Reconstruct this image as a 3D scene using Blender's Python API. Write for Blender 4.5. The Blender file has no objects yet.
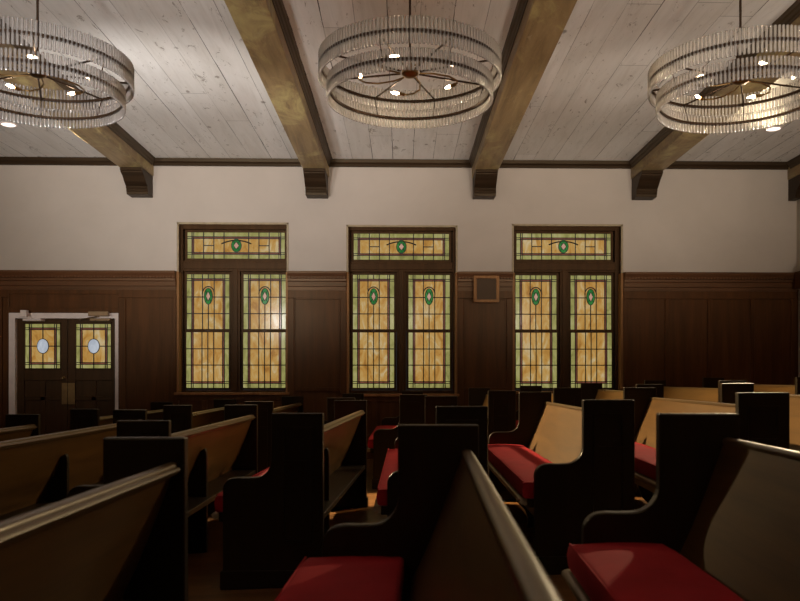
import bpy, bmesh, math, random
from math import sin, cos, pi, radians, atan2, sqrt
from mathutils import Vector, Matrix, noise

random.seed(7)
scene = bpy.context.scene
COL = scene.collection

# ------------------------------------------------------------------ camera maths
F, CX, CY, YAW, HC = 778.0, 418.7, 379.0, radians(1.3), 1.114
SL = 0.0436            # the floor climbs gently towards +X
D = 11.10              # wall with the windows


def pt(px, py, Y):
    u = (px - CX) / F
    v = (CY - py) / F
    dx = sin(YAW) + u * cos(YAW)
    dy = cos(YAW) - u * sin(YAW)
    t = Y / dy
    return dx * t, HC + v * t


def X_(px, Y):
    return pt(px, CY, Y)[0]


def Z_(py, Y, px=401):
    return pt(px, py, Y)[1]


# ------------------------------------------------------------------ materials
class NT:
    def __init__(s, name):
        s.m = bpy.data.materials.new(name)
        s.m.use_nodes = True
        s.t = s.m.node_tree
        for n in list(s.t.nodes):
            s.t.nodes.remove(n)
        s.out = s.n('ShaderNodeOutputMaterial')

    def n(s, typ, **kw):
        nd = s.t.nodes.new(typ)
        for k, v in kw.items():
            if k.startswith('i_'):
                nd.inputs[k[2:].replace('_', ' ')].default_value = v
            else:
                setattr(nd, k, v)
        return nd

    def l(s, a, b):
        s.t.links.new(a, b)

    def coords(s, scale=(1, 1, 1), loc=(0, 0, 0), rnd=False):
        tc = s.n('ShaderNodeTexCoord')
        mp = s.n('ShaderNodeMapping')
        mp.inputs['Scale'].default_value = scale
        mp.inputs['Location'].default_value = loc
        s.l(tc.outputs['Object'], mp.inputs['Vector'])
        if rnd:
            oi = s.n('ShaderNodeObjectInfo')
            mul = s.n('ShaderNodeMath', operation='MULTIPLY')
            mul.inputs[1].default_value = 37.0
            s.l(oi.outputs['Random'], mul.inputs[0])
            cb = s.n('ShaderNodeCombineXYZ')
            for k in range(3):
                s.l(mul.outputs[0], cb.inputs[k])
            s.l(cb.outputs[0], mp.inputs['Location'])
        return mp.outputs['Vector']

    def noise(s, vec, scale=5, detail=4, rough=0.55, dist=0.0):
        nd = s.n('ShaderNodeTexNoise')
        nd.inputs['Scale'].default_value = scale
        nd.inputs['Detail'].default_value = detail
        nd.inputs['Roughness'].default_value = rough
        nd.inputs['Distortion'].default_value = dist
        s.l(vec, nd.inputs['Vector'])
        return nd.outputs['Fac']

    def ramp(s, fac, stops, interp='LINEAR'):
        r = s.n('ShaderNodeValToRGB')
        r.color_ramp.interpolation = interp
        e = r.color_ramp.elements
        while len(e) < len(stops):
            e.new(0.5)
        for i, (p, c) in enumerate(stops):
            e[i].position = p
            e[i].color = (c[0], c[1], c[2], 1) if not isinstance(c, (int, float)) else (c, c, c, 1)
        s.l(fac, r.inputs['Fac'])
        return r.outputs['Color']

    def mix(s, fac, a, b, mode='MIX'):
        m = s.n('ShaderNodeMix', data_type='RGBA', blend_type=mode)
        for idx, v in ((0, fac), (6, a), (7, b)):
            if isinstance(v, (int, float)):
                m.inputs[idx].default_value = v
            elif isinstance(v, tuple):
                m.inputs[idx].default_value = (v[0], v[1], v[2], 1)
            else:
                s.l(v, m.inputs[idx])
        return m.outputs[2]

    def math(s, op, a, b=None, clamp=False):
        m = s.n('ShaderNodeMath', operation=op, use_clamp=clamp)
        for i, v in enumerate((a, b)):
            if v is None:
                continue
            if isinstance(v, (int, float)):
                m.inputs[i].default_value = v
            else:
                s.l(v, m.inputs[i])
        return m.outputs[0]

    def bsdf(s, color, rough=0.5, metal=0.0, spec=0.5, coat=0.0, coat_rough=0.2, bump=None, bump_str=0.2, bump_dist=0.01):
        b = s.n('ShaderNodeBsdfPrincipled')
        for k, v in (('Base Color', color), ('Roughness', rough)):
            if isinstance(v, tuple):
                b.inputs[k].default_value = (v[0], v[1], v[2], 1)
            elif isinstance(v, (int, float)):
                b.inputs[k].default_value = v
            else:
                s.l(v, b.inputs[k])
        b.inputs['Metallic'].default_value = metal
        b.inputs['Specular IOR Level'].default_value = spec
        b.inputs['Coat Weight'].default_value = coat
        b.inputs['Coat Roughness'].default_value = coat_rough
        if bump is not None:
            bn = s.n('ShaderNodeBump')
            bn.inputs['Strength'].default_value = bump_str
            bn.inputs['Distance'].default_value = bump_dist
            s.l(bump, bn.inputs['Height'])
            s.l(bn.outputs[0], b.inputs['Normal'])
        s.l(b.outputs[0], s.out.inputs[0])
        return b


def wood(name, dark, mid, light, axis='Y', rough=0.38, spec=0.5, coat=0.0, rnd=True, fine=1.0, tint=(1, .80, .52)):
    t = NT(name)
    st = {'X': (0.6, 9, 9), 'Y': (9, 0.6, 9), 'Z': (9, 9, 0.6)}[axis]
    v = t.coords(tuple(k * fine for k in st), rnd=rnd)
    a = t.noise(v, 1.2, 6, 0.6, 0.6)
    b = t.noise(v, 5.5, 5, 0.7, 0.2)
    f = t.math('ADD', t.math('MULTIPLY', a, 0.7), t.math('MULTIPLY', b, 0.3))
    c = t.ramp(f, [(0.3, dark), (0.52, mid), (0.75, light)])
    v2 = t.coords((1.3, 1.3, 1.3), rnd=rnd)
    big = t.noise(v2, 1.0, 3, 0.5)
    r = t.math('ADD', t.math('MULTIPLY', big, 0.16), rough - 0.08)
    bs = t.bsdf(c, r, spec=spec, coat=coat, coat_rough=0.3, bump=b, bump_str=0.08, bump_dist=0.004)
    bs.inputs['Specular Tint'].default_value = (*tint, 1)
    return t.m


M = {}
M['pew'] = wood('pew_walnut', (.038, .0165, .0036), (.075, .034, .0075), (.115, .055, .013), 'Y', .36, spec=.42)
M['pew_shade'] = wood('pew_shade_walnut', (.005, .0026, .0009), (.0085, .0042, .0015), (.014, .0072, .0024), 'Z', .38, spec=.3)  # same walnut darkened: shade on ends, supports and seats is in the colour
M['rail'] = wood('rail_walnut', (.05, .026, .009), (.062, .034, .012), (.075, .042, .016), 'Y', .30, spec=.6)
M['wains'] = wood('wainscot_oak', (.048, .0158, .0046), (.086, .0295, .0085), (.13, .046, .0135), 'Z', .42, spec=.3, rnd=False)
M['edge'] = wood('pale_edge', (.16, .11, .06), (.20, .14, .08), (.25, .18, .11), 'Y', .32)  # paler wood tone for the seat nose
M['cornice'] = wood('cornice_oak', (.055, .020, .0075), (.10, .037, .0145), (.145, .058, .023), 'X', .42, rnd=False)
M['sash'] = wood('sash_oak', (.034, .0145, .0055), (.058, .025, .0095), (.09, .041, .016), 'Z', .45, spec=.2, rnd=False)
M['casing'] = wood('casing_oak', (.20, .09, .033), (.31, .145, .053), (.42, .21, .08), 'Z', .42, spec=.3, rnd=False)
M['door'] = wood('door_oak', (.03, .013, .0052), (.055, .024, .0095), (.085, .038, .0155), 'Z', .40, spec=.35, rnd=False)
M['corbel'] = wood('corbel_oak', (.020, .0105, .005), (.031, .0175, .009), (.050, .030, .016), 'X', .45, spec=.22)

# beam: old mottled timber
t = NT('beam_timber')
v = t.coords((7, .5, 7), rnd=True)
g = t.noise(v, 1.6, 6, .65, .5)
c0 = t.ramp(g, [(.3, (.16, .105, .05)), (.52, (.30, .205, .095)), (.75, (.42, .30, .15))])
v2 = t.coords((1.6, 1.0, 1.6), rnd=True)
pz = t.noise(v2, 1.4, 5, .7, 1.2)
c1 = t.mix(t.ramp(pz, [(.5, 0), (.66, 1)]), c0, (.46, .37, .16))
v3 = t.coords((5, 3.0, 5), rnd=True)
sp = t.noise(v3, 2.4, 5, .75, 1.6)
c2 = t.mix(t.ramp(sp, [(.62, 0), (.70, .8)]), c1, (.42, .34, .23))
c3 = t.mix(t.ramp(sp, [(.26, .8), (.34, 0)]), c2, (.075, .05, .026))
t.bsdf(c3, .48, bump=sp, bump_str=.25, bump_dist=.01)
M['beam'] = t.m
M['beam_side'] = wood('beam_moulding', (.042, .027, .015), (.07, .047, .027), (.10, .072, .044), 'Y', .45, spec=.25)

# plaster
t = NT('plaster')
v = t.coords((1, 1, 1))
a = t.noise(v, 1.1, 4, .6, .3)
b = t.noise(v, 40, 3, .6)
c = t.ramp(a, [(.3, (.47, .405, .34)), (.7, (.525, .455, .385))])
t.bsdf(c, .75, spec=.25, bump=b, bump_str=.08, bump_dist=.004)
M['plaster'] = t.m

# painted ceiling boards running towards the windows
t = NT('ceiling_boards')
tc = t.n('ShaderNodeTexCoord')
sx = t.n('ShaderNodeSeparateXYZ')
t.l(tc.outputs['Object'], sx.inputs[0])
W = 0.285
xi = t.math('DIVIDE', t.math('ADD', sx.outputs[0], 20.07), W)
fx = t.math('FRACT', xi)
ix = t.math('FLOOR', xi)
wn = t.n('ShaderNodeTexWhiteNoise', noise_dimensions='1D')
t.l(ix, wn.inputs['W'])
yi = t.math('ADD', t.math('DIVIDE', sx.outputs[1], 7.5), t.math('MULTIPLY', wn.outputs['Value'], 7.3))
fy = t.math('FRACT', yi)
cb = t.n('ShaderNodeCombineXYZ')
t.l(ix, cb.inputs[0])
t.l(t.math('FLOOR', yi), cb.inputs[1])
wn2 = t.n('ShaderNodeTexWhiteNoise', noise_dimensions='2D')
t.l(cb.outputs[0], wn2.inputs['Vector'])
# seam width varies along each board
vs = t.coords((3, .8, 1))
sn = t.noise(vs, 1.2, 4, .7)
wseam = t.math('MULTIPLY', t.ramp(sn, [(.34, .006), (.66, .040)]), 1.0)
seam = t.math('LESS_THAN', fx, wseam)
seam2 = t.math('MULTIPLY', t.math('LESS_THAN', fy, .0012), .5)
seam = t.math('MAXIMUM', t.math('MULTIPLY', seam, t.math('ADD', t.math('MULTIPLY', wn2.outputs['Value'], .7), .3)), seam2)
va = t.coords((9, .9, 1))
grain = t.noise(va, 1.5, 6, .7, .5)
base = t.ramp(grain, [(.25, (.66, .63, .585)), (.5, (.77, .745, .705)), (.75, (.82, .795, .76))])
tone = t.ramp(wn2.outputs['Value'], [(0, (.93, .92, .90)), (.5, (.98, .98, .97)), (1, (1.03, 1.03, 1.03))])
base = t.mix(1.0, base, tone, 'MULTIPLY')
vk = t.coords((3.2, 2.2, 1))
kn = t.n('ShaderNodeTexVoronoi', feature='F1')
kn.inputs['Scale'].default_value = .85
t.l(vk, kn.inputs['Vector'])
kd = t.noise(t.coords((14, 10, 1)), 1.0, 4, .7, 1.0)
kk = t.math('ADD', kn.outputs['Distance'], t.math('MULTIPLY', kd, .17))
knot = t.ramp(kk, [(.125, .7), (.16, 0)])
base = t.mix(knot, base, (.20, .17, .13))
vsx = t.coords((16, 5.0, 1), loc=(3, 5, 0))
scr = t.noise(vsx, .55, 5, .8, 1.6)
base = t.mix(t.ramp(scr, [(.60, 0), (.65, .8)]), base, (.25, .215, .17))
vst = t.coords((1.0, .35, 1), loc=(9, 1, 0))
stn = t.noise(vst, 1.0, 3, .6, .6)
base = t.mix(t.ramp(stn, [(.52, 0), (.75, .28)]), base, (.40, .345, .25))
base = t.mix(seam, base, (.045, .035, .025))
t.bsdf(base, .62, spec=.3, bump=t.math('SUBTRACT', 1.0, seam), bump_str=.3, bump_dist=.006)
M['ceiling'] = t.m

# floor: narrow varnished strips
t = NT('floor_strips')
tc = t.n('ShaderNodeTexCoord')
sx = t.n('ShaderNodeSeparateXYZ')
t.l(tc.outputs['Object'], sx.inputs[0])
yi = t.math('DIVIDE', t.math('ADD', sx.outputs[1], 30), .072)
fy = t.math('FRACT', yi)
iy = t.math('FLOOR', yi)
wn = t.n('ShaderNodeTexWhiteNoise', noise_dimensions='1D')
t.l(iy, wn.inputs['W'])
xi = t.math('ADD', t.math('DIVIDE', sx.outputs[0], 1.3), t.math('MULTIPLY', wn.outputs['Value'], 9.1))
cb = t.n('ShaderNodeCombineXYZ')
t.l(iy, cb.inputs[0])
t.l(t.math('FLOOR', xi), cb.inputs[1])
wn2 = t.n('ShaderNodeTexWhiteNoise', noise_dimensions='2D')
t.l(cb.outputs[0], wn2.inputs['Vector'])
va = t.coords((1.0, 14, 1))
gr = t.noise(va, 1.5, 5, .65, .4)
fc = t.math('ADD', t.math('MULTIPLY', gr, .55), t.math('MULTIPLY', wn2.outputs['Value'], .4))
base = t.ramp(fc, [(.15, (.09, .036, .010)), (.5, (.18, .078, .024)), (.85, (.29, .135, .046))])
gap = t.math('MAXIMUM', t.math('LESS_THAN', fy, .035), t.math('LESS_THAN', t.math('FRACT', xi), .003))
base = t.mix(gap, base, (.012, .006, .003))
t.bsdf(base, .30, spec=.5)
M['floor'] = t.m

# red upholstery
t = NT('red_cloth')
v = t.coords((1, 1, 1))
n1 = t.noise(v, 4, 4, .6, .5)
n2 = t.noise(t.coords((1, 1, 1)), 260, 2, .5)
c = t.ramp(n1, [(.3, (.27, .008, .010)), (.7, (.37, .013, .015))])
b = t.bsdf(c, .85, spec=.15, bump=n2, bump_str=.25, bump_dist=.002)
b.inputs['Sheen Weight'].default_value = .0
b.inputs['Sheen Roughness'].default_value = .4
M['cloth'] = t.m


def plain(name, col, rough=.5, metal=0.0, spec=.5, var=.15, scale=12):
    t = NT(name)
    n1 = t.noise(t.coords((1, 1, 1)), scale, 3, .6)
    lo = tuple(k * (1 - var) for k in col)
    hi = tuple(min(1, k * (1 + var)) for k in col)
    c = t.ramp(n1, [(.3, lo), (.7, hi)])
    t.bsdf(c, rough, metal=metal, spec=spec)
    return t.m


M['bead'] = plain('tan_bead', (.34, .26, .15), .5)
M['lead'] = plain('lead_came', (.035, .032, .028), .55, .3)
M['brass'] = plain('aged_brass', (.30, .19, .08), .34, 1.0)
M['bronze'] = plain('dark_bronze', (.055, .030, .016), .45, .55)
M['white_paint'] = plain('white_paint', (.88, .77, .71), .45, var=.05)
M['grille'] = plain('grille_cloth', (.09, .055, .028), .8, var=.3, scale=90)  # brown fabric of the speaker front
M['metal_closer'] = plain('closer_metal', (.30, .20, .11), .4, .7)


def glass_mat(name, stops, strength, scale=(5, 5, 2.2)):
    t = NT(name)
    v = t.coords(scale)
    a = t.noise(v, 1.6, 5, .62, 1.3)
    tc = t.coords((2.0, 2.0, 1.2))
    b = t.noise(tc, 1.3, 2, .5)
    f = t.math('ADD', t.math('MULTIPLY', a, .8), t.math('MULTIPLY', b, .2))
    c = t.ramp(f, stops)
    em = t.n('ShaderNodeEmission')
    t.l(c, em.inputs['Color'])
    em.inputs['Strength'].default_value = strength
    gl = t.n('ShaderNodeBsdfGlossy')
    gl.inputs['Roughness'].default_value = .18
    mx = t.n('ShaderNodeMixShader')
    mx.inputs[0].default_value = .025
    t.l(em.outputs[0], mx.inputs[1])
    t.l(gl.outputs[0], mx.inputs[2])
    t.l(mx.outputs[0], t.out.inputs[0])
    return t.m


GS = .92
M['g_amber'] = glass_mat('amber_glass', [(.30, (.27, .115, .022)), (.43, (.46, .235, .052)), (.54, (.52, .32, .10)), (.65, (.58, .46, .26))], GS)
M['g_pale'] = glass_mat('pale_green_glass', [(.32, (.18, .17, .05)), (.5, (.33, .31, .10)), (.66, (.44, .40, .19))], GS)
M['g_red'] = glass_mat('red_brown_glass', [(.35, (.10, .028, .018)), (.6, (.20, .07, .042))], GS)
M['g_green'] = glass_mat('green_glass', [(.35, (.012, .11, .022)), (.65, (.035, .22, .045))], GS)
M['g_pink'] = glass_mat('pink_glass', [(.35, (.50, .26, .18)), (.65, (.62, .40, .30))], GS)
M['g_opal'] = glass_mat('opal_glass', [(.35, (.36, .40, .47)), (.65, (.60, .64, .70))], GS)

# glass rods of the chandeliers: clear tubes that also glint
t = NT('chandelier_glass')
lw = t.n('ShaderNodeLayerWeight')
lw.inputs['Blend'].default_value = .5
tr = t.n('ShaderNodeBsdfTransparent')
t.l(t.ramp(lw.outputs['Facing'], [(0, (.98, .97, .96)), (.26, (.94, .92, .91)), (.44, (.46, .43, .41)), (1, (.18, .16, .15))]), tr.inputs['Color'])
gl = t.n('ShaderNodeBsdfGlossy')
gl.inputs['Color'].default_value = (.9, .88, .87, 1)
gl.inputs['Roughness'].default_value = .12
df = t.n('ShaderNodeBsdfDiffuse')
df.inputs['Color'].default_value = (.80, .77, .75, 1)
tl = t.n('ShaderNodeBsdfTranslucent')
tl.inputs['Color'].default_value = (.80, .77, .75, 1)
m1 = t.n('ShaderNodeMixShader')
m1.inputs[0].default_value = .5
t.l(df.outputs[0], m1.inputs[1]); t.l(tl.outputs[0], m1.inputs[2])
m2 = t.n('ShaderNodeMixShader')
m2.inputs[0].default_value = .36
t.l(tr.outputs[0], m2.inputs[1]); t.l(m1.outputs[0], m2.inputs[2])
m3 = t.n('ShaderNodeMixShader')
m3.inputs[0].default_value = .12
t.l(m2.outputs[0], m3.inputs[1]); t.l(gl.outputs[0], m3.inputs[2])
t.l(m3.outputs[0], t.out.inputs[0])
M['rod'] = t.m


def emit(name, col, s):
    t = NT(name)
    e = t.n('ShaderNodeEmission')
    e.inputs['Color'].default_value = (*col, 1)
    e.inputs['Strength'].default_value = s
    t.l(e.outputs[0], t.out.inputs[0])
    return t.m


BULB = 45.0
FILL_REAR = 70.0
FILL_BAY = .6
FILL_CEIL = 310.0
DLP = 900.0
M['bulb'] = emit('warm_bulb', (1.0, .72, .46), BULB)
M['lens'] = emit('downlight_lens', (1.0, .88, .78), 2.2)


# ------------------------------------------------------------------ mesh builder
class MB:
    def __init__(s):
        s.v, s.f, s.mi = [], [], []

    def add(s, vs, fs, mi=0):
        o = len(s.v)
        s.v += [tuple(v) for v in vs]
        s.f += [tuple(i + o for i in f) for f in fs]
        s.mi += [mi] * len(fs)
        return s

    def box(s, x0, x1, y0, y1, z0, z1, mi=0):
        vs = [(x, y, z) for x in (x0, x1) for y in (y0, y1) for z in (z0, z1)]
        fs = [(0, 1, 3, 2), (4, 6, 7, 5), (0, 4, 5, 1), (2, 3, 7, 6), (0, 2, 6, 4), (1, 5, 7, 3)]
        return s.add(vs, fs, mi)

    def prism(s, prof, axis, a, b, mi=0):
        """prof: closed list of 2D points; extruded along axis from a to b."""
        n = len(prof)
        def P(p, w):
            return {'X': (w, p[0], p[1]), 'Y': (p[0], w, p[1]), 'Z': (p[0], p[1], w)}[axis]
        vs = [P(p, a) for p in prof] + [P(p, b) for p in prof]
        fs = [(i, (i + 1) % n, n + (i + 1) % n, n + i) for i in range(n)]
        fs += [tuple(range(n))[::-1], tuple(range(n, 2 * n))]
        return s.add(vs, fs, mi)

    def tube(s, pts, r, seg=8, closed=False, mi=0):
        pts = [Vector(p) for p in pts]
        n = len(pts)
        rings = []
        up = Vector((0, 0, 1))
        for i, p in enumerate(pts):
            if closed:
                d = pts[(i + 1) % n] - pts[i - 1]
            else:
                d = pts[min(i + 1, n - 1)] - pts[max(i - 1, 0)]
            d.normalize()
            ref = up if abs(d.z) < .95 else Vector((1, 0, 0))
            a = d.cross(ref).normalized()
            b = a.cross(d).normalized()
            rr = r[i] if isinstance(r, (list, tuple)) else r
            rings.append([p + a * rr * cos(2 * pi * k / seg) + b * rr * sin(2 * pi * k / seg) for k in range(seg)])
        vs = [q for ring in rings for q in ring]
        fs = []
        m = n if closed else n - 1
        for i in range(m):
            j = (i + 1) % n
            for k in range(seg):
                fs.append((i * seg + k, i * seg + (k + 1) % seg, j * seg + (k + 1) % seg, j * seg + k))
        if not closed:
            fs.append(tuple(range(seg))[::-1])
            fs.append(tuple((n - 1) * seg + k for k in range(seg)))
        return s.add(vs, fs, mi)

    def lathe(s, prof, c=(0, 0, 0), seg=20, mi=0):
        vs, fs = [], []
        n = len(prof)
        for k in range(seg):
            a = 2 * pi * k / seg
            for r, z in prof:
                vs.append((c[0] + r * cos(a), c[1] + r * sin(a), c[2] + z))
        for k in range(seg):
            k2 = (k + 1) % seg
            for i in range(n - 1):
                fs.append((k * n + i, k2 * n + i, k2 * n + i + 1, k * n + i + 1))
        return s.add(vs, fs, mi)

    def ellipse(s, cx, cz, rx, rz, y0, y1, seg=24, mi=0):
        prof = [(cx + rx * cos(2 * pi * k / seg), cz + rz * sin(2 * pi * k / seg)) for k in range(seg)]
        return s.prism(prof, 'Y', y0, y1, mi)

    def build(s, name, mats, parent=None, loc=None, bevel=0.0, seg=2, smooth=False, shear=None):
        me = bpy.data.meshes.new(name)
        vs = s.v
        if shear:
            vs = [(x, y, z + shear(x, y) * max(0.0, 1 - z / .16)) if z < .16 else (x, y, z) for x, y, z in vs]
        me.from_pydata(vs, [], s.f)
        if not isinstance(mats, (list, tuple)):
            mats = [mats]
        for m in mats:
            me.materials.append(m)
        me.polygons.foreach_set('material_index', s.mi)
        bm = bmesh.new()
        bm.from_mesh(me)
        bmesh.ops.remove_doubles(bm, verts=bm.verts, dist=1e-6)
        bmesh.ops.recalc_face_normals(bm, faces=bm.faces)
        bm.to_mesh(me)
        bm.free()
        if smooth:
            me.polygons.foreach_set('use_smooth', [True] * len(me.polygons))
        o = bpy.data.objects.new(name, me)
        COL.objects.link(o)
        if parent is not None:
            o.parent = parent
        if loc is not None:
            o.location = loc
        if bevel > 0:
            b = o.modifiers.new('bevel', 'BEVEL')
            b.width = bevel
            b.segments = seg
            b.limit_method = 'ANGLE'
            b.angle_limit = radians(40)
            b.harden_normals = False
        if smooth:
            try:
                me.set_sharp_from_angle(angle=radians(40))
            except Exception:
                pass
        return o


def tag(o, label=None, cat=None, group=None, kind=None):
    for k, v in (('label', label), ('category', cat), ('group', group), ('kind', kind)):
        if v:
            o[k] = v
    return o


def empty(name, loc=(0, 0, 0), rz=0.0):
    o = bpy.data.objects.new(name, None)
    o.empty_display_size = .1
    COL.objects.link(o)
    o.location = loc
    o.rotation_euler = (0, 0, rz)
    return o


# ------------------------------------------------------------------ room shell
XL, XR, YB = -8.3, 5.705, -4.6
ZC = 4.225
ZCO0, ZCO1 = Z_(291, D), Z_(272.5, D)      # cornice of the wainscot
fl = lambda x: SL * x

f = MB()
f.add([(XL - .2, YB - .2, fl(XL - .2)), (XR + .2, YB - .2, fl(XR + .2)), (XR + .2, D + .4, fl(XR + .2)), (XL - .2, D + .4, fl(XL - .2)),
       (XL - .2, YB - .2, fl(XL - .2) - .2), (XR + .2, YB - .2, fl(XR + .2) - .2), (XR + .2, D + .4, fl(XR + .2) - .2), (XL - .2, D + .4, fl(XL - .2) - .2)],
      [(0, 1, 2, 3), (7, 6, 5, 4), (0, 4, 5, 1), (1, 5, 6, 2), (2, 6, 7, 3), (3, 7, 4, 0)])
tag(f.build('floor', M['floor']), 'brown varnished strip floor sloping up under the pews', 'floor', kind='structure')

c = MB().box(XL - .2, XR + .2, YB - .2, D + .4, ZC, ZC + .15)
tag(c.build('ceiling', M['ceiling']), 'off-white painted board ceiling with knots and dark seams', 'ceiling', kind='structure')

# openings in the window wall (at the wall face)
WIN = []
for (l, r, tp, sl) in ((177.0, 288.5, 222.3, 392.5), (346.5, 457.5, 225.0, 394.0), (512.0, 622.8, 224.0, 391.5)):
    xl, zt = pt(l, tp, D)
    xr, zs = pt(r, sl, D)
    WIN.append((xl, xr, zs, zt))
DX0, DZT = pt(8.6, 312.8, D - .05)
DX1 = X_(118.8, D - .05)
OPEN = [(DX0, DX1, -.6, DZT)] + WIN

xs = sorted({XL - .2, XR + .2} | {o[0] for o in OPEN} | {o[1] for o in OPEN})
w = MB()
for a, b in zip(xs, xs[1:]):
    mid = (a + b) / 2
    op = [o for o in OPEN if o[0] < mid < o[1]]
    if not op:
        w.box(a, b, D, D + .35, -.6, ZC)
    else:
        o = op[0]
        if o[2] > -.5:
            w.box(a, b, D, D + .35, -.6, o[2])
        w.box(a, b, D, D + .35, o[3], ZC)
tag(w.build('wall_far', M['plaster']), 'white plaster wall above dark wainscot with three stained glass windows', 'wall', kind='structure')
tag(MB().box(XR, XR + .2, YB, D, -.6, ZC).build('wall_right', M['plaster']), 'white plaster side wall beyond the last pews', 'wall', kind='structure')
tag(MB().box(XL - .2, XL, YB, D, -.6, ZC).build('wall_left', M['plaster']), 'white plaster side wall beyond the double doors', 'wall', kind='structure')
tag(MB().box(XL, XR, YB - .2, YB, -.6, ZC).build('wall_rear', M['plaster']), 'white plaster wall opposite the windows', 'wall', kind='structure')

# wainscot
YW = D - .03
tw = MB()
secs = [(XL, DX0, None), (DX1, WIN[0][0], [X_(p, D) for p in (120, 126, 131, 173)]), (WIN[0][1], WIN[1][0], None), (WIN[1][1], WIN[2][0], None), (WIN[2][1], XR, 'right')]


def wbox(x0, x1, y0, y1, z0, z1):
    tw.box(x0, x1, y0, y1, z0, z1)


for i, (a, b, kind) in enumerate(secs):
    wbox(a, b, YW, D, -.6, ZCO0 + .02)                  # field
    yf = YW - .022
    wbox(a, b, yf, YW, ZCO0 - .11, ZCO0 + .01)          # top rail
    wbox(a, b, yf, YW, -.6, fl((a + b) / 2) + .32)      # bottom rail
    zr0, zr1 = fl((a + b) / 2) + .32, ZCO0 - .11
    if kind == 'right':
        stl = [(a, a + .05)] + [(X_(p, D) - .03, X_(p, D) + .03) for p in (666, 708.5, 751)] + [(b - .1, b)]
    elif i == 1:
        stl = [(X_(119.5, D), X_(127, D)), (X_(173, D), b)]
    elif i == 0:
        stl = [(X_(0.5, D), X_(4, D)), (b - .03, b), (-6.6, -6.5), (-7.5, -7.4)]
    else:
        stl = [(a, a + .085), (b - .085, b)]
    for (s0, s1) in stl:
        wbox(s0, s1, yf, YW, zr0, zr1)
    if kind != 'right' and i > 1:                       # sunk panel bead
        x0, x1, z0, z1 = a + .085, b - .085, zr0, zr1
        for (p, q, r_, s_) in ((x0, x0 + .02, z0, z1), (x1 - .02, x1, z0, z1), (x0 + .02, x1 - .02, z1 - .02, z1), (x0 + .02, x1 - .02, z0, z0 + .02)):
            wbox(p, q, YW - .012, YW, r_, s_)
        wbox(a + .085, b - .085, yf, YW, Z_(391, D), Z_(387.5, D))
# over the doors
wbox(DX0, DX1, YW, D, DZT, ZCO0 + .02)
wbox(DX0, DX1, YW - .022, YW, ZCO0 - .06, ZCO0 + .01)
wbox(DX0, DX1, YW - .022, YW, DZT, DZT + .07)
# below the windows
for (a, b, zs, zt) in WIN:
    wbox(a, b, YW, D, -.6, zs - .02)
    wbox(a, b, YW - .022, YW, zs - .11, zs - .02)
    wbox(a, b, YW - .022, YW, -.6, fl((a + b) / 2) + .32)
    n = 4
    for k in range(n + 1):
        x = a + (b - a) * k / n
        wbox(max(a, x - .04), min(b, x + .04), YW - .022, YW, fl((a + b) / 2) + .32, zs - .11)
tag(tw.build('trim_1', M['wains'], bevel=.004, seg=1), 'dark panelled oak wainscot between and below the windows', 'wainscot', kind='structure')
# wainscot on the side and rear walls
sw = MB()
sw.box(XR - .03, XR, YB, YW - .13, -.5, ZCO0 + .02)
sw.box(XL, XL + .03, YB, YW - .13, -.5, ZCO0 + .02)
sw.box(XL, XR, YB, YB + .03, -.5, ZCO0 + .02)
for x0, x1 in ((XR - .11, XR), (XL, XL + .11)):
    sw.box(x0, x1, YB, YW - .13, ZCO0 + .02, ZCO1)
for k in range(12):
    y = YB + .5 + k * 1.2
    sw.box(XR - .05, XR - .03, y, y + .08, -.3, ZCO0)
    sw.box(XL + .03, XL + .05, y, y + .08, -.4, ZCO0)
tag(sw.build('trim_2', M['wains']), 'dark wainscot on the side walls', 'wainscot', kind='structure')

# cornice capping the wainscot
h = ZCO1 - ZCO0
prof = [(D, ZCO0), (YW - .03, ZCO0), (YW - .03, ZCO0 + .05), (YW - .042, ZCO0 + .058), (YW - .042, ZCO0 + .12), (YW - .055, ZCO0 + .13), (YW - .06, ZCO0 + .16),
        (YW - .078, ZCO0 + .175), (YW - .09, ZCO0 + .20), (YW - .105, ZCO0 + .235), (YW - .105, ZCO1), (D, ZCO1)]
cm = MB()
for (a, b) in ((XL, WIN[0][0]), (WIN[0][1], WIN[1][0]), (WIN[1][1], WIN[2][0]), (WIN[2][1], XR)):
    cm.prism(prof, 'X', a, b)
    n = int((b - a) / .045)
    for k in range(n):
        x = a + (k + .5) * (b - a) / n
        cm.box(x - .013, x + .013, YW - .088, YW - .06, ZCO0 + .165, ZCO0 + .192)
tag(cm.build('trim_3', M['cornice']), 'moulded wainscot cornice with a small dentil row', 'cornice', kind='structure')

# crown strip under the ceiling
zc0 = Z_(167.5, D)
prof = [(D, zc0), (D - .03, zc0), (D - .045, zc0 + .03), (D - .07, zc0 + .05), (D - .085, ZC), (D, ZC)]
tag(MB().prism(prof, 'X', XL, XR).build('trim_4', M['corbel']), 'thin dark crown moulding where wall meets ceiling', 'moulding', kind='structure')

bb = MB()
for (a, b) in ((XL, DX0), (DX1, XR)):
    yb = YW - .022
    bb.add([(a, yb - .018, fl(a)), (b, yb - .018, fl(b)), (b, yb, fl(b)), (a, yb, fl(a)),
            (a, yb - .018, fl(a) + .19), (b, yb - .018, fl(b) + .19), (b, yb, fl(b) + .21), (a, yb, fl(a) + .21)],
           [(0, 1, 5, 4), (4, 5, 6, 7), (0, 4, 7, 3), (1, 2, 6, 5), (2, 3, 7, 6), (0, 3, 2, 1)])
tag(bb.build('baseboard_far', M['wains']), 'dark oak baseboard under the wainscot', 'baseboard', kind='structure')

# ------------------------------------------------------------------ stained glass
GLASS = [M['g_amber'], M['g_pale'], M['g_red'], M['g_green'], M['g_pink'], M['g_opal']]


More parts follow.
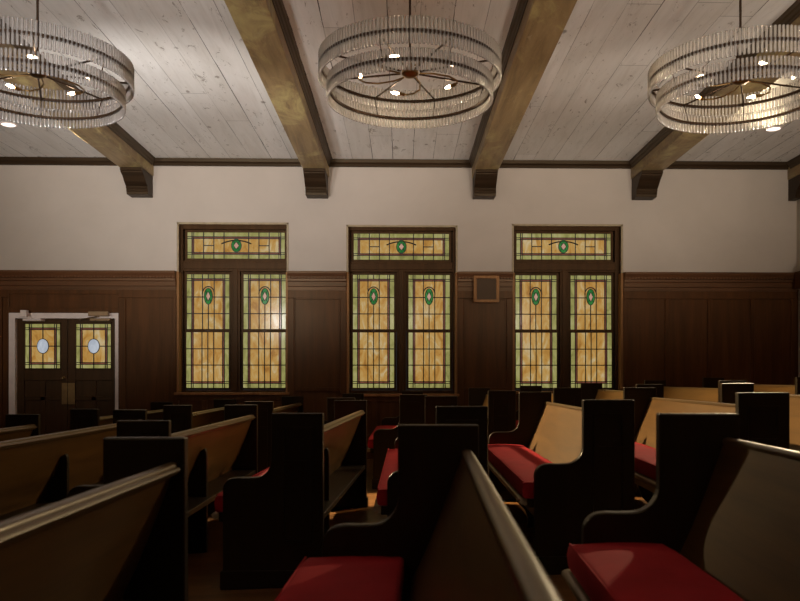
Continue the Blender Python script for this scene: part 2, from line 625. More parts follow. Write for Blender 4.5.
def stained(x0, x1, z0, z1, Y, kind, parent, seed=0):
    """a leaded light facing -Y: returns nothing; adds glass and leading under parent."""
    rs = random.Random(seed)
    W_, H_ = x1 - x0, z1 - z0
    g, ld = MB(), MB()
    wg, wr = {'upper': (.074, .027), 'lower': (.074, .027), 'transom': (.068, .026), 'door': (.064, .026)}[kind]
    xb = [x0, x0 + wg, x0 + wg + wr, x1 - wg - wr, x1 - wg, x1]
    hb = .066 if kind != 'door' else .062
    if kind == 'upper':
        zb = [z0, z1 - hb - wr, z1 - hb, z1]
        zcol = ['in', 'red', 'pale']
    elif kind == 'lower':
        zb = [z0, z0 + hb, z0 + hb + wr, z1]
        zcol = ['pale', 'red', 'in']
    else:
        zb = [z0, z0 + hb, z0 + hb + wr, z1 - hb - wr, z1 - hb, z1]
        zcol = ['pale', 'red', 'in', 'red', 'pale']
    xcol = ['pale', 'red', 'in', 'red', 'pale']
    LW = .0068

    def vlead(x, a, b, wd=LW):
        ld.box(x - wd, x + wd, Y - .007, Y + .002, a, b)

    def hlead(z, a, b, wd=LW):
        ld.box(a, b, Y - .007, Y + .002, z - wd, z + wd)

    ix0, ix1 = xb[2], xb[3]
    iw = ix1 - ix0
    # inner divisions
    xin, zin = [], []
    if kind in ('upper', 'lower'):
        xin = [ix0 + iw * q for q in (.30, .5, .70)]
        if kind == 'upper':
            zin = [z0 + H_ * q for q in (.285, .585)]
        else:
            zin = [z0 + H_ * q for q in (.41, .70)]
    elif kind == 'door':
        xin = [(x0 + x1) / 2]
        zin = [(z0 + z1) / 2]
    else:
        xin = [ix0 + iw * q for q in (.115, .235, .355, .645, .765, .885)]
    # glass pieces
    allx = sorted(set(xb + xin))
    allz = sorted(set(zb + zin))
    for a, b in zip(allx, allx[1:]):
        for c_, d_ in zip(allz, allz[1:]):
            mx, mz = (a + b) / 2, (c_ + d_) / 2
            cx_ = next(xcol[i] for i in range(5) if xb[i] <= mx <= xb[i + 1])
            cz_ = next(zcol[i] for i in range(len(zcol)) if zb[i] <= mz <= zb[i + 1])
            k = 1 if 'pale' in (cx_, cz_) else 2 if 'red' in (cx_, cz_) else 0
            g.add([(a, Y, c_), (b, Y, c_), (b, Y, d_), (a, Y, d_), (a, Y + .006, c_), (b, Y + .006, c_), (b, Y + .006, d_), (a, Y + .006, d_)],
                  [(0, 1, 2, 3), (7, 6, 5, 4), (0, 4, 5, 1), (1, 5, 6, 2), (2, 6, 7, 3), (3, 7, 4, 0)], k)
    # leads
    for x in xb[1:-1]:
        vlead(x, z0, z1, LW * (.8 if x in (xb[2], xb[3]) else 1))
    for z in zb[1:-1]:
        hlead(z, x0, x1, LW * .8)
    for x in xin:
        if kind == 'upper' and abs(x - (x0 + x1) / 2) < .01:
            vlead(x, z0, z0 + H_ * .5)
            vlead(x, z1 - hb, z1)
        else:
            vlead(x, z0, z1)
    for z in zin:
        hlead(z, x0, x1)
    mx = (x0 + x1) / 2
    if kind == 'transom':
        zm = (z0 + z1) / 2
        hlead(zm, xin[0], xin[1]); hlead(zm, xin[4], xin[5])
        arc = [(mx + .215 * q, Y - .004, zm + .075 - .05 * q * q) for q in [k / 8 - 1 for k in range(17)]]
        ld.tube(arc, .010, 5)
    med = None
    if kind == 'upper':
        med = (mx, z1 - H_ * .40, .054, .112)
        arc = [(mx + .085 * cos(q), Y - .004, z1 - H_ * .40 + .035 + .105 * sin(q)) for q in [pi * k / 14 for k in range(15)]]
        ld.tube(arc, .009, 5)
    elif kind == 'transom':
        med = (mx, (z0 + z1) / 2, .066, .088)
    elif kind == 'door':
        med = (mx, (z0 + z1) / 2, .075, .098)
    if med:
        cx_, cz_, rx, rz = med
        ld.ellipse(cx_, cz_, rx + .010, rz + .010, Y - .008, Y + .001)
        if kind == 'door':
            g.ellipse(cx_, cz_, rx, rz, Y - .014, Y - .006, mi=5)
        else:
            g.ellipse(cx_, cz_, rx, rz, Y - .011, Y - .006, mi=3)
            dq = [(cx_ - rx * .52, cz_), (cx_, cz_ - rz * .52), (cx_ + rx * .52, cz_), (cx_, cz_ + rz * .52)]
            dl = [(cx_ + (p - cx_) * 1.3, cz_ + (q - cz_) * 1.3) for p, q in dq]
            ld.prism(dl, 'Y', Y - .013, Y - .010)
            g.prism(dq, 'Y', Y - .017, Y - .012, 4)
            for q in range(4):
                a_ = pi / 4 + q * pi / 2
                p0 = (cx_ + rx * .5 * cos(a_), Y - .013, cz_ + rz * .5 * sin(a_))
                p1 = (cx_ + rx * cos(a_), Y - .013, cz_ + rz * sin(a_))
                ld.tube([p0, p1], .004, 4)
    if kind == 'lower':       # odd repair lead
        pass
    g.build('stained_glass', GLASS, parent)
    ld.build('leading', M['lead'], parent)


YG = D + .19
for i, (px_l, px_r) in enumerate((((186.5, 229.8), (243.2, 286.3)), ((352.5, 394.6), (408.0, 450.2)), ((515.0, 556.8), (570.0, 611.6)))):
    a, b, zs, zt = WIN[i]
    wobj = empty(f'window_{i + 1}', ((a + b) / 2, D, zs))
    tag(wobj, ('stained glass window beside the double doors', 'stained glass window in the middle of the wall', 'stained glass window beside the wide wainscot panels')[i], 'window', kind='structure')
    off = Vector(wobj.location)

    def fix(o):
        o.matrix_parent_inverse = Matrix.Translation(-off)
        return o

    dy = {0: 0.0, 1: 0.6, 2: -0.2}[i]
    tz0, tz1 = Z_(259.6 + dy, YG), Z_(233.0 + dy, YG)
    sz0, sz1 = Z_(388.0, YG), Z_(274.6, YG)
    mr = Z_(330.8 - dy * 0, YG)
    gx = [X_(p, YG) for p in (*px_l, *px_r)]
    tx0, tx1 = gx[0] + .012, gx[3] - .012
    # frame: outer boards, transom bar, mullion with a blind stop
    fr = MB()
    yf0, yf1 = D + .12, D + .30
    fr.box(a, gx[0] - .03, yf0, yf1, zs, zt)
    fr.box(gx[3] + .03, b, yf0, yf1, zs, zt)
    fr.box(gx[0] - .03, gx[3] + .03, yf0, yf1, tz1 + .03, zt)
    fr.box(gx[0] - .03, gx[3] + .03, yf0, yf1, sz1 + .03, tz0 - .03)
    fr.box(gx[1] + .03, gx[2] - .03, yf0, yf1, zs, sz1 + .03)
    fr.box(gx[0] - .03, gx[1] + .03, yf0, yf1, zs, sz0 - .03)
    fr.box(gx[2] - .03, gx[3] + .03, yf0, yf1, zs, sz0 - .03)
    # raised beads
    fr.box(gx[0] - .03, gx[3] + .03, yf0 - .02, yf0, sz1 + .06, tz0 - .06)
    fr.box(gx[1] + .06, gx[2] - .06, yf0 - .02, yf0, zs + .03, sz1 + .06)
    fix(fr.build('window_frame', M['sash'], wobj, bevel=.006))
    cs = MB()
    cs.box(a, a + .035, D - .03, yf0, zs, ZCO1)
    cs.box(b - .035, b, D - .03, yf0, zs, ZCO1)
    fix(cs.build('jamb_lining', M['casing'], wobj, bevel=.004))
    wb_ = MB()
    wb_.box(a - .002, a + .026, D - .012, D + .02, ZCO1, zt)
    wb_.box(b - .026, b + .002, D - .012, D + .02, ZCO1, zt)
    wb_.box(a - .002, b + .002, D - .012, D + .02, zt - .026, zt + .002)
    fix(wb_.build('edge_bead', M['bead'], wobj, bevel=.004))
    sl = MB().box(a - .02, b + .02, D - .09, yf0, zs - .035, zs + .004)
    fix(sl.build('sill', M['casing'], wobj, bevel=.006))

    def sash(nm, x0, x1, z0, z1, Y, kind, seed, wb=.03):
        sm = MB()
        sm.box(x0 - wb, x0 + .004, Y - .02, Y + .02, z0 - wb, z1 + wb)
        sm.box(x1 - .004, x1 + wb, Y - .02, Y + .02, z0 - wb, z1 + wb)
        sm.box(x0 + .004, x1 - .004, Y - .02, Y + .02, z0 - wb, z0 + .004)
        sm.box(x0 + .004, x1 - .004, Y - .02, Y + .02, z1 - .004, z1 + wb)
        so = fix(sm.build(nm, M['sash'], wobj, bevel=.004))
        stained(x0, x1, z0, z1, Y, kind, so, seed)
        if kind == 'lower':
            lk = MB().box((x0 + x1) / 2 - .03, (x0 + x1) / 2 + .03, Y - .03, Y - .015, z1 + .004, z1 + .026)
            lk.build('sash_lock', M['bronze'], so)
            ft = MB().box((x0 + x1) / 2 - .035, (x0 + x1) / 2 + .035, Y - .032, Y - .018, z0 - .024, z0 - .010)
            ft.build('sash_lift', M['bronze'], so)
        return so

    sash('transom_light', tx0, tx1, tz0, tz1, YG, 'transom', i * 10)
    for k in (0, 1):
        x0, x1 = gx[2 * k], gx[2 * k + 1]
        sash('upper_sash', x0, x1, mr + .018, sz1, YG + .015, 'upper', i * 10 + 1 + k)
        sash('lower_sash', x0, x1, sz0, mr - .022, YG - .015, 'lower', i * 10 + 4 + k, wb=.02)

# ------------------------------------------------------------------ double doors
YD = D + .015
dl0, dl1 = X_(15.0, YD), X_(114.8, YD)
dmid = X_(67.6, YD)
dzt = Z_(319.0, YD)
df_ = empty('trim_5', ((DX0 + DX1) / 2, D, fl(DX0)))
tag(df_, 'white painted frame around the double doors', 'door frame', kind='structure')
fo = Vector(df_.location)
fm = MB()
yy0, yy1 = D - .05, D + .10
fm.box(DX0, X_(14.9, D - .05), yy0, yy1, fl(DX0), DZT)
fm.box(X_(114.9, D - .05), DX1, yy0, yy1, fl(DX1) - .02, DZT)
fm.box(X_(14.9, D - .05), X_(114.9, D - .05), yy0, yy1, Z_(319.0, D - .05), DZT)
fo_ = fm.build('door_frame', M['white_paint'], df_, bevel=.004)
fo_.matrix_parent_inverse = Matrix.Translation(-fo)

for i, (x0, x1, g0, g1) in enumerate(((dl0, dmid - .003, 24.2, 61.2), (dmid + .003, dl1, 75.2, 112.0))):
    zb = fl((x0 + x1) / 2) + .01
    d = empty(f'door_{i + 1}', ((x0 + x1) / 2, YD, zb))
    tag(d, ('dark oak door leaf with knob, stained glass light and oval jewel', 'dark oak door leaf under the door closer, with stained glass light')[i], 'door', kind='structure')
    off2 = Vector(d.location)

    def fix2(o):
        o.matrix_parent_inverse = Matrix.Translation(-off2)
        return o

    ga, gb = X_(g0, YD), X_(g1, YD)
    gz0, gz1 = Z_(369.3, YD), Z_(323.6, YD)
    lm = MB()
    y0, y1 = YD, YD + .05
    # stiles and rails around the light and the four sunk panels
    lm.box(x0, ga, y0, y1, zb, dzt)
    lm.box(gb, x1, y0, y1, zb, dzt)
    lm.box(ga, gb, y0, y1, gz1, dzt)
    zr = [zb, zb + .2, Z_(399.5, YD), Z_(397, YD), Z_(380.5, YD), gz0]
    lm.box(ga, gb, y0, y1, zr[4], gz0)
    lm.box(ga, gb, y0, y1, zb, zr[1])
    lm.box(ga, gb, y0, y1, zr[2] - .01, zr[3] + .01)
    xm = (ga + gb) / 2
    lm.box(xm - .035, xm + .035, y0, y1, zr[1], zr[4])
    lm.box(ga, gb, y0 + .022, y1 - .01, zr[1], zr[4])
    fix2(lm.build('door_leaf', M['door'], d, bevel=.005))
    gf = MB()
    for (p, q, r_, s_) in ((ga, ga + .014, gz0, gz1), (gb - .014, gb, gz0, gz1), (ga, gb, gz0, gz0 + .014), (ga, gb, gz1 - .014, gz1)):
        gf.box(p, q, YD - .012, YD + .02, r_, s_)
    gfo = fix2(gf.build('glazing_bead', M['door'], d))
    stained(ga + .006, gb - .006, gz0 + .006, gz1 - .006, YD + .01, 'door', gfo, 50 + i)
    if i == 0:
        kx, kz = pt(63.6, 378, YD)
        kn = MB().lathe([(.0, -.055), (.016, -.052), (.024, -.040), (.022, -.028), (.010, -.018), (.010, -.006), (.026, -.004), (.026, .0)], seg=16)
        ko = kn.build('door_knob', M['brass'], d, smooth=True)
        ko.location = Vector((kx, YD, kz)) - off2
        ko.rotation_euler = (-pi / 2, 0, 0)
        pa, pb = X_(61.8, YD), X_(67.4, YD)
    else:
        pa, pb = X_(67.9, YD), X_(75, YD)
    pp = MB().box(pa, pb, YD - .004, YD, Z_(404, YD), Z_(383, YD))
    fix2(pp.build('push_plate', M['brass'], d, bevel=.001))
    # closers
    if i == 1:
        cm_ = MB().box(X_(93.5, YD), X_(113.2, YD), YD - .20, YD - .14, Z_(317.5, YD), Z_(313.2, YD))
        cm_.tube([(X_(101, YD), YD - .15, Z_(318, YD)), (X_(82, YD), YD - .09, Z_(320.5, YD)), (X_(80, YD), YD - .005, Z_(320.6, YD))], .009, 6)
        cm_.box(X_(93.5, YD), X_(113.2, YD), YD - .14, YD, Z_(322, YD), Z_(319.5, YD))
    else:
        cm_ = MB().box(X_(27, YD), X_(33, YD), YD - .20, YD - .13, Z_(318.5, YD), Z_(312, YD))
        cm_.tube([(X_(30, YD), YD - .15, Z_(318, YD)), (X_(44, YD), YD - .09, Z_(320.5, YD)), (X_(45, YD), YD - .005, Z_(320.6, YD))], .008, 6)
        cm_.box(X_(27, YD), X_(45, YD), YD - .13, YD, Z_(322, YD), Z_(319.8, YD))
    fix2(cm_.build('door_closer', M['metal_closer'] if i == 1 else M['white_paint'], d, bevel=.004))
# dark lobby behind the doors
tag(MB().box(DX0 - .1, DX1 + .1, D + .36, D + .4, -.8, DZT + .2).build('trim_6', M['sash']), 'dark board behind the double doors', 'board', kind='structure')

# ------------------------------------------------------------------ wall speaker
sx0, sz0_ = pt(474.0, 302.3, D - .2)
sx1, sz1_ = pt(499.2, 275.6, D - .2)
sp = empty('wall_speaker', ((sx0 + sx1) / 2, D - .16, sz0_))
tag(sp, 'square wooden speaker box mounted on the wainscot cornice between two windows', 'speaker')
w2, h2 = (sx1 - sx0) / 2, sz1_ - sz0_
sm = MB()
tk = .04
sm.box(-w2, w2, -.04, .02, 0, tk); sm.box(-w2, w2, -.04, .02, h2 - tk, h2)
sm.box(-w2, -w2 + tk, -.04, .02, tk, h2 - tk); sm.box(w2 - tk, w2, -.04, .02, tk, h2 - tk)
sm.box(-w2 + .01, w2 - .01, .0, .025, .01, h2 - .01)
sm.build('speaker_case', M['casing'], sp, bevel=.004)
MB().box(-w2 + tk, w2 - tk, -.022, -.002, tk, h2 - tk).build('speaker_grille', M['grille'], sp, bevel=.003)
MB().box(-.04, .04, .0255, .13, .05, .12).build('mounting_bracket', M['bronze'], sp)

# ------------------------------------------------------------------ ceiling beams with corbels
ZB = HC + 2.87
BEAMS = [(-6.30, .32), (-3.66, .32), (-1.185, .32), (1.175, .33), (3.457, .32), (5.635, .13)]
BL = ['dark timber ceiling beam over the doors end of the wall, partly out of view', 'timber ceiling beam between the doors chandelier and the first window',
      'mottled timber ceiling beam between the first and middle chandeliers', 'mottled timber ceiling beam just past the middle chandelier',
      'dark timber ceiling beam behind the third chandelier', 'timber ceiling beam in the far corner of the room']
for i, (xc, wd) in enumerate(BEAMS):
    b = empty('ceiling_beam', (xc, D, ZB))
    tag(b, BL[i], 'beam', 'ceiling beams', 'structure')
    hw = wd / 2
    yb0 = YB + .01 - D
    hh = ZC - ZB
    MB().box(-hw, hw, yb0, -.001, 0, hh - .002).build('beam_shaft', M['beam'], b, bevel=.008)
    for sg in (-1, 1):
        pr = [(sg * hw, .135), (sg * (hw + .008), .135), (sg * (hw + .012), .155), (sg * (hw + .024), .165), (sg * (hw + .03), .19), (sg * (hw + .045), .20), (sg * (hw + .05), hh - .002), (sg * hw, hh - .002)]
        if i == 5 and sg == 1:
            continue
        MB().prism(pr, 'Y', yb0, -.09).build('beam_moulding', M['beam_side'], b)
    # corbel: stepped S profile under the beam, against the wall
    pr = [(-.002, -.001), (-.48, -.001), (-.48, -.03), (-.47, -.04), (-.455, -.045), (-.45, -.06)]
    for k in range(9):
        q = k / 8
        pr.append((-.44 + .20 * q + .012 * sin(q * 2 * pi), -.065 - .135 * q))
    pr += [(-.245, -.205), (-.245, -.225), (-.232, -.232), (-.232, -.262), (-.222, -.268), (-.215, -.305), (-.002, -.305)]
    MB().prism(pr, 'X', -hw + .012, hw - .012).build('corbel', M['corbel'], b, bevel=.004, seg=1)

# ------------------------------------------------------------------ recessed downlights
for k, (px, py) in enumerate(((8.5, 124.3), (773.5, 128.6))):
    el = (CY - py) / F
    u = (px - CX) / F
    tt = (ZC - HC) / el
    X, Y = tt * (sin(YAW) + u * cos(YAW)), tt * (cos(YAW) - u * sin(YAW))
    o = empty('recessed_downlight', (X, Y, ZC))
    tag(o, ('lit recessed ceiling light near the first chandelier, above the double doors', 'lit recessed ceiling light near the third chandelier, by the room corner')[k], 'downlight', 'recessed ceiling lights')
    MB().lathe([(.078, -.001), (.098, -.001), (.098, -.008), (.082, -.010), (.078, -.001)], seg=28).build('trim_ring', M['white_paint'], o, smooth=True)
    MB().lathe([(0, -.004), (.079, -.004), (.079, -.0015), (0, -.0015)], seg=28).build('lens', M['lens'], o)
    L = bpy.data.lights.new('downlight_glow', 'SPOT')
    L.energy = DLP
    L.color = (1, .80, .50)
    L.spot_size = radians(85)
    L.spot_blend = 1.0
    L.shadow_soft_size = .16
    lo = bpy.data.objects.new('downlight_glow', L)
    COL.objects.link(lo)
    lo.location = (X, Y, ZC - .02)
    tg = Vector(((2.3, 6.75, .6), (-1.6, 3.3, .5))[k])
    lo.rotation_euler = (tg - lo.location).to_track_quat('-Z', 'Y').to_euler()
    L.energy = DLP * (16.5, 2.2)[k]
    L.spot_size = radians((58, 80)[k])

# ------------------------------------------------------------------ chandeliers
RU, RL = .614, .558
ZU, ZL = HC + 2.117, HC + 1.966
YCH = 5.33
PROTO = {}


def rod_mesh(h):
    m = MB()
    r = .0098
    m.lathe([(0, -h), (r * .7, -h), (r, -h + .004), (r, h - .004), (r * .7, h), (0, h)], seg=8)
    o = m.build('glass_rod', M['rod'], smooth=True)
    return o


rodU, rodL = rod_mesh(.084), rod_mesh(.070)
meU, meL = rodU.data, rodL.data
for o in (rodU, rodL):
    bpy.data.objects.remove(o)
ring = lambda R, z, n=96: [(R * cos(2 * pi * k / n), R * sin(2 * pi * k / n), z) for k in range(n)]


def chandelier(px, YC, label, rot, bulb_rot):
    X = X_(px, YC)
    root = empty('chandelier', (X, YC, ZU), 0)
    tag(root, label, 'chandelier', 'ring chandeliers of glass rods')
    zl = ZL - ZU
    for nm, R, z, mat in (('ring_band', RU - .016, 0, M['bronze']), ('ring_band', RL - .016, zl, M['bronze'])):
        mb = MB()
        prof = [(R - .003, -.0085), (R + .0235, -.0085), (R + .0235, .0085), (R - .003, .0085), (R - .003, -.0085)]
        mb.lathe(prof, (0, 0, z), 96)
        mb.build(nm, mat, root)
    # hub, stem, ceiling canopy
    MB().lathe([(0, -.05), (.02, -.05), (.045, -.042), (.058, -.030), (.058, -.010), (.025, .0), (.02, .03), (.012, .05), (0, .05)], seg=24).build('hub', M['brass'], root, smooth=True)
    MB().tube([(0, 0, .045), (0, 0, ZC - ZU - .03)], .0085, 10).build('stem', M['bronze'], root, smooth=True)
    MB().lathe([(0, ZC - ZU - .04), (.05, ZC - ZU - .038), (.065, ZC - ZU - .015), (.065, ZC - ZU - .001), (0, ZC - ZU - .001)], seg=20).build('canopy', M['bronze'], root, smooth=True)
    for k in range(8):
        a = rot + k * pi / 4
        m = MB()
        ca, sa = cos(a), sin(a)
        m.tube([(.07 * ca, .07 * sa, -.018), ((RU - .014) * ca, (RU - .014) * sa, -.002)], .0066, 6)
        m.build('spoke', M['bronze'], root)
        m = MB()
        m.tube([((RU - .02) * ca, (RU - .02) * sa, 0), ((RL - .016) * ca, (RL - .016) * sa, zl)], .0035, 5)
        m.build('strut', M['bronze'], root)
    # curved arms with candle bulbs
    for k in range(5):
        a = bulb_rot + k * 2 * pi / 5
        def P(r, da, z):
            return (r * cos(a + da), r * sin(a + da), z)
        pts = [P(.07, -.9, -.03), P(.16, -.75, -.034), P(.27, -.55, -.038), P(.335, -.36, -.040), P(.355, -.22, -.040), P(.350, -.14, -.040)]
        m = MB().tube(pts, .006, 6)
        arm = m.build('lamp_arm', M['brass'], root, smooth=True)
        s0, s1 = Vector(P(.352, -.16, -.04)), Vector(P(.340, .0, -.04))
        MB().tube([s0, s0 + (s1 - s0) * .75], .0125, 10).build('socket', M['brass'], arm)
        dirv = (s1 - s0).normalized()
        bp = [s0 + (s1 - s0) * .75 + dirv * q for q in (0, .008, .022, .036, .05, .062)]
        bo = MB().tube(bp, [.005, .009, .011, .0095, .006, .002], 10).build('bulb', M['bulb'], arm, smooth=True)
    # glass rods
    rods = []
    NU, NL = 150, 136
    for k in range(NU):
        rods.append((RU, 2 * pi * (k + .5) / NU, .002, meU, .084))
    for k in range(NL):
        rods.append((RL, 2 * pi * (k + .5) / NL, zl - .001, meL, .070))
    key = lambda q: (X + q[0] * cos(q[1])) ** 2 + (YC + q[0] * sin(q[1])) ** 2
    rods.sort(key=key)
    rest = MB()
    for i, (R, a, z, me, hh) in enumerate(rods):
        if i < 100:
            o = bpy.data.objects.new('glass_rod', me)
            COL.objects.link(o)
            o.parent = root
            o.location = (R * cos(a), R * sin(a), z)
        else:
            r = .0098
            rest.lathe([(0, -hh), (r * .7, -hh), (r, -hh + .004), (r, hh - .004), (r * .7, hh), (0, hh)], (R * cos(a), R * sin(a), z), 8)
    ro = rest.build('glass_rod_fringe', M['rod'], root, smooth=True)
    ro['kind'] = 'stuff'
    return root


chandelier(37.6, YCH + .06, 'two-tier glass rod chandelier at the doors end, partly cut by the picture edge', .39, 2.5)
chandelier(410.0, YCH, 'two-tier glass rod chandelier hanging between the two mottled beams', .45, 3.1)
chandelier(740.4, YCH + .07, 'two-tier glass rod chandelier hanging before the wide wainscot panels', .33, 3.4)

# ------------------------------------------------------------------ pews
PH, PD, ARM, UW, TK = .955, .553, .60, .285, .048


def end_profile():
    p = [(0, 0), (0, PH), (-UW, PH), (-UW, .70)]
    for k in range(1, 9):                      # concave sweep down to the arm
        q = k / 8 * pi / 2
        p.append((-UW - .095 * (1 - cos(q)), .70 - .098 * sin(q)))
    p += [(-.43, ARM + .001), (-.47, ARM + .002)]
    for k in range(1, 9):                      # rounded arm front
        q = k / 8 * pi / 2
        p.append((-.485 - .068 * sin(q), ARM - .068 * (1 - cos(q))))
    p += [(-PD, .45), (-PD, 0)]
    return p


def back_xz(z):
    """front face of the reclined backrest"""
    k = (z - .40) / (.845 - .40)
    return -.245 + .185 * (k ** .85)


PEWS = []


def pew(X0, Y0, X1, Y1, label, group, fins=(.9,), z_adj=0.0):
    L = sqrt((X1 - X0) ** 2 + (Y1 - Y0) ** 2)
    ang = -atan2(X1 - X0, Y1 - Y0)
    xm = (X0 + X1) / 2 - .27
    z0 = fl(xm)
    root = empty('church_pew', (X0, Y0, z0), ang)
    tag(root, label, 'pew', group)
    sh = lambda x, y: fl(X0 + x * cos(ang) - y * sin(ang)) - z0 + .001
    for (ya, yb, yo) in ((0, TK, -1), (L - TK, L, 1)):
        m = MB().prism(end_profile(), 'Y', ya, yb)
        e = m.build('end_panel', M['pew_shade'], root, bevel=.006, seg=2, shear=sh)
        # plinth and raised inset frame on the outer face
        pl = MB().box(-PD - .012, .012, ya - .012 if yo < 0 else ya - .006, yb + .006 if yo < 0 else yb + .012, 0, .095)
        pl.build('plinth', M['pew_shade'], e, bevel=.005, seg=1, shear=sh)
        yf0, yf1 = (ya - .007, ya) if yo < 0 else (yb, yb + .007)
        im = MB()
        xa, xb, za, zb = -UW + .055, -.055, .24, PH - .075
        tkn = .018
        for (p, q, r_, s_) in ((xa, xa + tkn, za, zb), (xb - tkn, xb, za, zb), (xa + tkn, xb - tkn, zb - tkn, zb), (xa + tkn, xb - tkn, za, za + tkn), (xa + tkn, xb - tkn, zb - .2, zb - .2 + tkn)):
            im.box(p, q, yf0, yf1, r_, s_)
        im.build('inset_moulding', M['pew_shade'], e)
    ya, yb = TK, L - TK
    # backrest: reclined board, gently curved
    zs = [.372 + (.848 - .372) * k / 10 for k in range(11)]
    fr = [(back_xz(max(z, .40)), z) for z in zs]
    bk = [(x + .024, z) for x, z in fr][::-1]
    MB().prism(fr + bk, 'Y', ya, yb).build('backrest', M['pew'], root, smooth=True)
    # top rail with a bead on its rear edge
    rp = [(-.0625, .8485), (-.0625, .858)]
    for k in range(9):
        q = pi - k / 8 * pi
        rp.append((-.0425 + .020 * cos(q), .859 + .011 * sin(q)))
    rp += [(-.0215, .855), (-.015, .851), (-.011, .844), (-.014, .837), (-.024, .833), (-.026, .826), (-.0355, .826), (-.0365, .8485)]
    MB().prism(rp, 'Y', ya, yb).build('top_rail', M['rail'], root, smooth=True)
    # seat plank with a rounded nose
    sp_ = [(-.012, .352), (-.012, .386), (-.588, .400), (-.588, .352)]
    MB().prism(sp_, 'Y', ya, yb).build('seat', M['pew_shade'], root, bevel=.002, seg=1)  # dark walnut carries the shade under the backrest in its colour
    ep = [(-.588, .400)]
    for k in range(0, 7):
        q = k / 6 * pi
        ep.append((-.612 - .020 * sin(q), .383 + .017 * cos(q)))
    ep += [(-.588, .366)]
    MB().prism(ep, 'Y', ya, yb).build('seat_edge', M['edge'], root, smooth=True)['label'] = 'pale front edge of the seat'
    # apron below the seat
    MB().box(-.535, -.512, ya, yb, .285, .353).build('apron', M['pew'], root)
    # intermediate support: fin behind the backrest and shaped leg below
    for fy in fins:
        fp = [(-.050, 0), (-.050, .66)]
        fp += [(-.053, .69), (-.060, .708), (-.068, .714)]
        fp += [(back_xz(.69) + .026, .69), (back_xz(.6) + .026, .60), (back_xz(.5) + .026, .5), (back_xz(.42) + .026, .42), (-.2, .3535)]
        low = [(-.505, .3535), (-.50, .26), (-.47, .18), (-.41, .12), (-.39, .06), (-.40, 0)]
        MB().prism(fp + low, 'Y', fy - .02, fy + .02).build('support', M['pew_shade'], root, bevel=.004, seg=1, shear=sh)
    PEWS.append(root)
    return root, L, ang, z0


def cushion(P, label, group, front=-.610):
    root, L, ang, z0 = P
    X0, Y0 = root.location.x, root.location.y
    ya, yb = TK + .008, L - TK - .008
    bm = bmesh.new()
    nx, ny = 10, max(20, int(L / .07))
    zb, zt = .4025, .500
    x0, x1 = front, -.262
    rs = random.Random(sum(map(ord, label)) % 1000)
    ph = [rs.uniform(0, 6) for _ in range(4)]
    # closed cross-section rings swept along the seat
    prof = []
    r = .018
    def arc(cx, cz, a0, a1, n=4):
        return [(cx + r * cos(a0 + (a1 - a0) * k / n), cz + r * sin(a0 + (a1 - a0) * k / n)) for k in range(n + 1)]
    prof += arc(x0 + r, zb + r, -pi / 2, -pi)
    prof += [(x0 - .004, (zb + zt) / 2)]
    prof += arc(x0 + r, zt - r, pi, pi / 2)
    for k in range(1, nx):
        prof.append((x0 + r + (x1 - x0 - 2 * r) * k / nx, zt))
    prof += arc(x1 - r, zt - r, pi / 2, 0)
    prof += arc(x1 - r, zb + r, 0, -pi / 2)
    rings = []
    for j in range(ny + 1):
        y = ya + (yb - ya) * j / ny
        e = min(j, ny - j) / 2.0
        ef = min(1.0, .9 + .1 * e)
        ringv = []
        for (x, z) in prof:
            zz = z
            if z > (zb + zt) / 2:
                k = (x - x0) / (x1 - x0)
                zz += .008 * sin(pi * k) * ef
                nv = noise.noise(Vector((x * 5 + ph[0], y * 2.2 + ph[1], ph[2])))
                nv2 = noise.noise(Vector((x * 11 + y * 4 + ph[3], y * 7, ph[0])))
                zz += (.006 * nv - .007 * max(0, .25 - abs(nv2)) * 3 * (.5 + .5 * nv)) * ef
                zz = zb + (zz - zb) * (ef if e < 1 else 1)
            ringv.append(bm.verts.new((x, y, zz)))
        rings.append(ringv)
    n = len(prof)
    for j in range(ny):
        for k in range(n):
            bm.faces.new((rings[j][k], rings[j][(k + 1) % n], rings[j + 1][(k + 1) % n], rings[j + 1][k]))
    bm.faces.new(rings[0]); bm.faces.new(rings[-1][::-1])
    bmesh.ops.recalc_face_normals(bm, faces=bm.faces)
    me = bpy.data.meshes.new('seat_cushion')
    bm.to_mesh(me); bm.free()
    me.polygons.foreach_set('use_smooth', [True] * len(me.polygons))
    me.materials.append(M['cloth'])
    try:
        me.set_sharp_from_angle(angle=radians(50))
    except Exception:
        pass
    ro = empty('seat_cushion', (X0, Y0, z0), ang)
    tag(ro, label, 'cushion', group)
    o = bpy.data.objects.new('cushion_pad', me)
    COL.objects.link(o)
    o.parent = ro
    # piping along the upper and lower front edge and the far end
    pm = MB()
    for zz in (zt - .006, zb + .009):
        pm.tube([(x0 + .004, ya + .02 + (yb - ya - .04) * k / 12, zz) for k in range(13)], .0042, 6)
    pm.build('piping', M['cloth'], ro, smooth=True)
    return ro


G1, G2, G3 = 'pews in the row closest to the camera', 'pews in the middle row', 'pews in the row under the windows'
GC = 'red seat cushions'
# row closest to the camera (only their far ends are in the picture)
YF = 2.78
near = {}
for key, px, slope, lab, ft in (('L1', 188.5, .010, 'large dark pew in the bottom left corner, seen from behind with its long top rail', .9),
                            ('L2', 478, .036, 'dark pew at bottom centre whose top rail runs past the camera, red cushion in front', .5),
                            ('L3', 735, .045, 'dark pew in the bottom right corner, its curved arm and red cushion facing the camera', 1.2)):
    X1 = X_(px, YF)
    Yn = -1.25
    X0 = X1 - slope * (YF - Yn)
    near[key] = pew(X0, Yn, X1, YF, lab, G1, fins=(ft,))
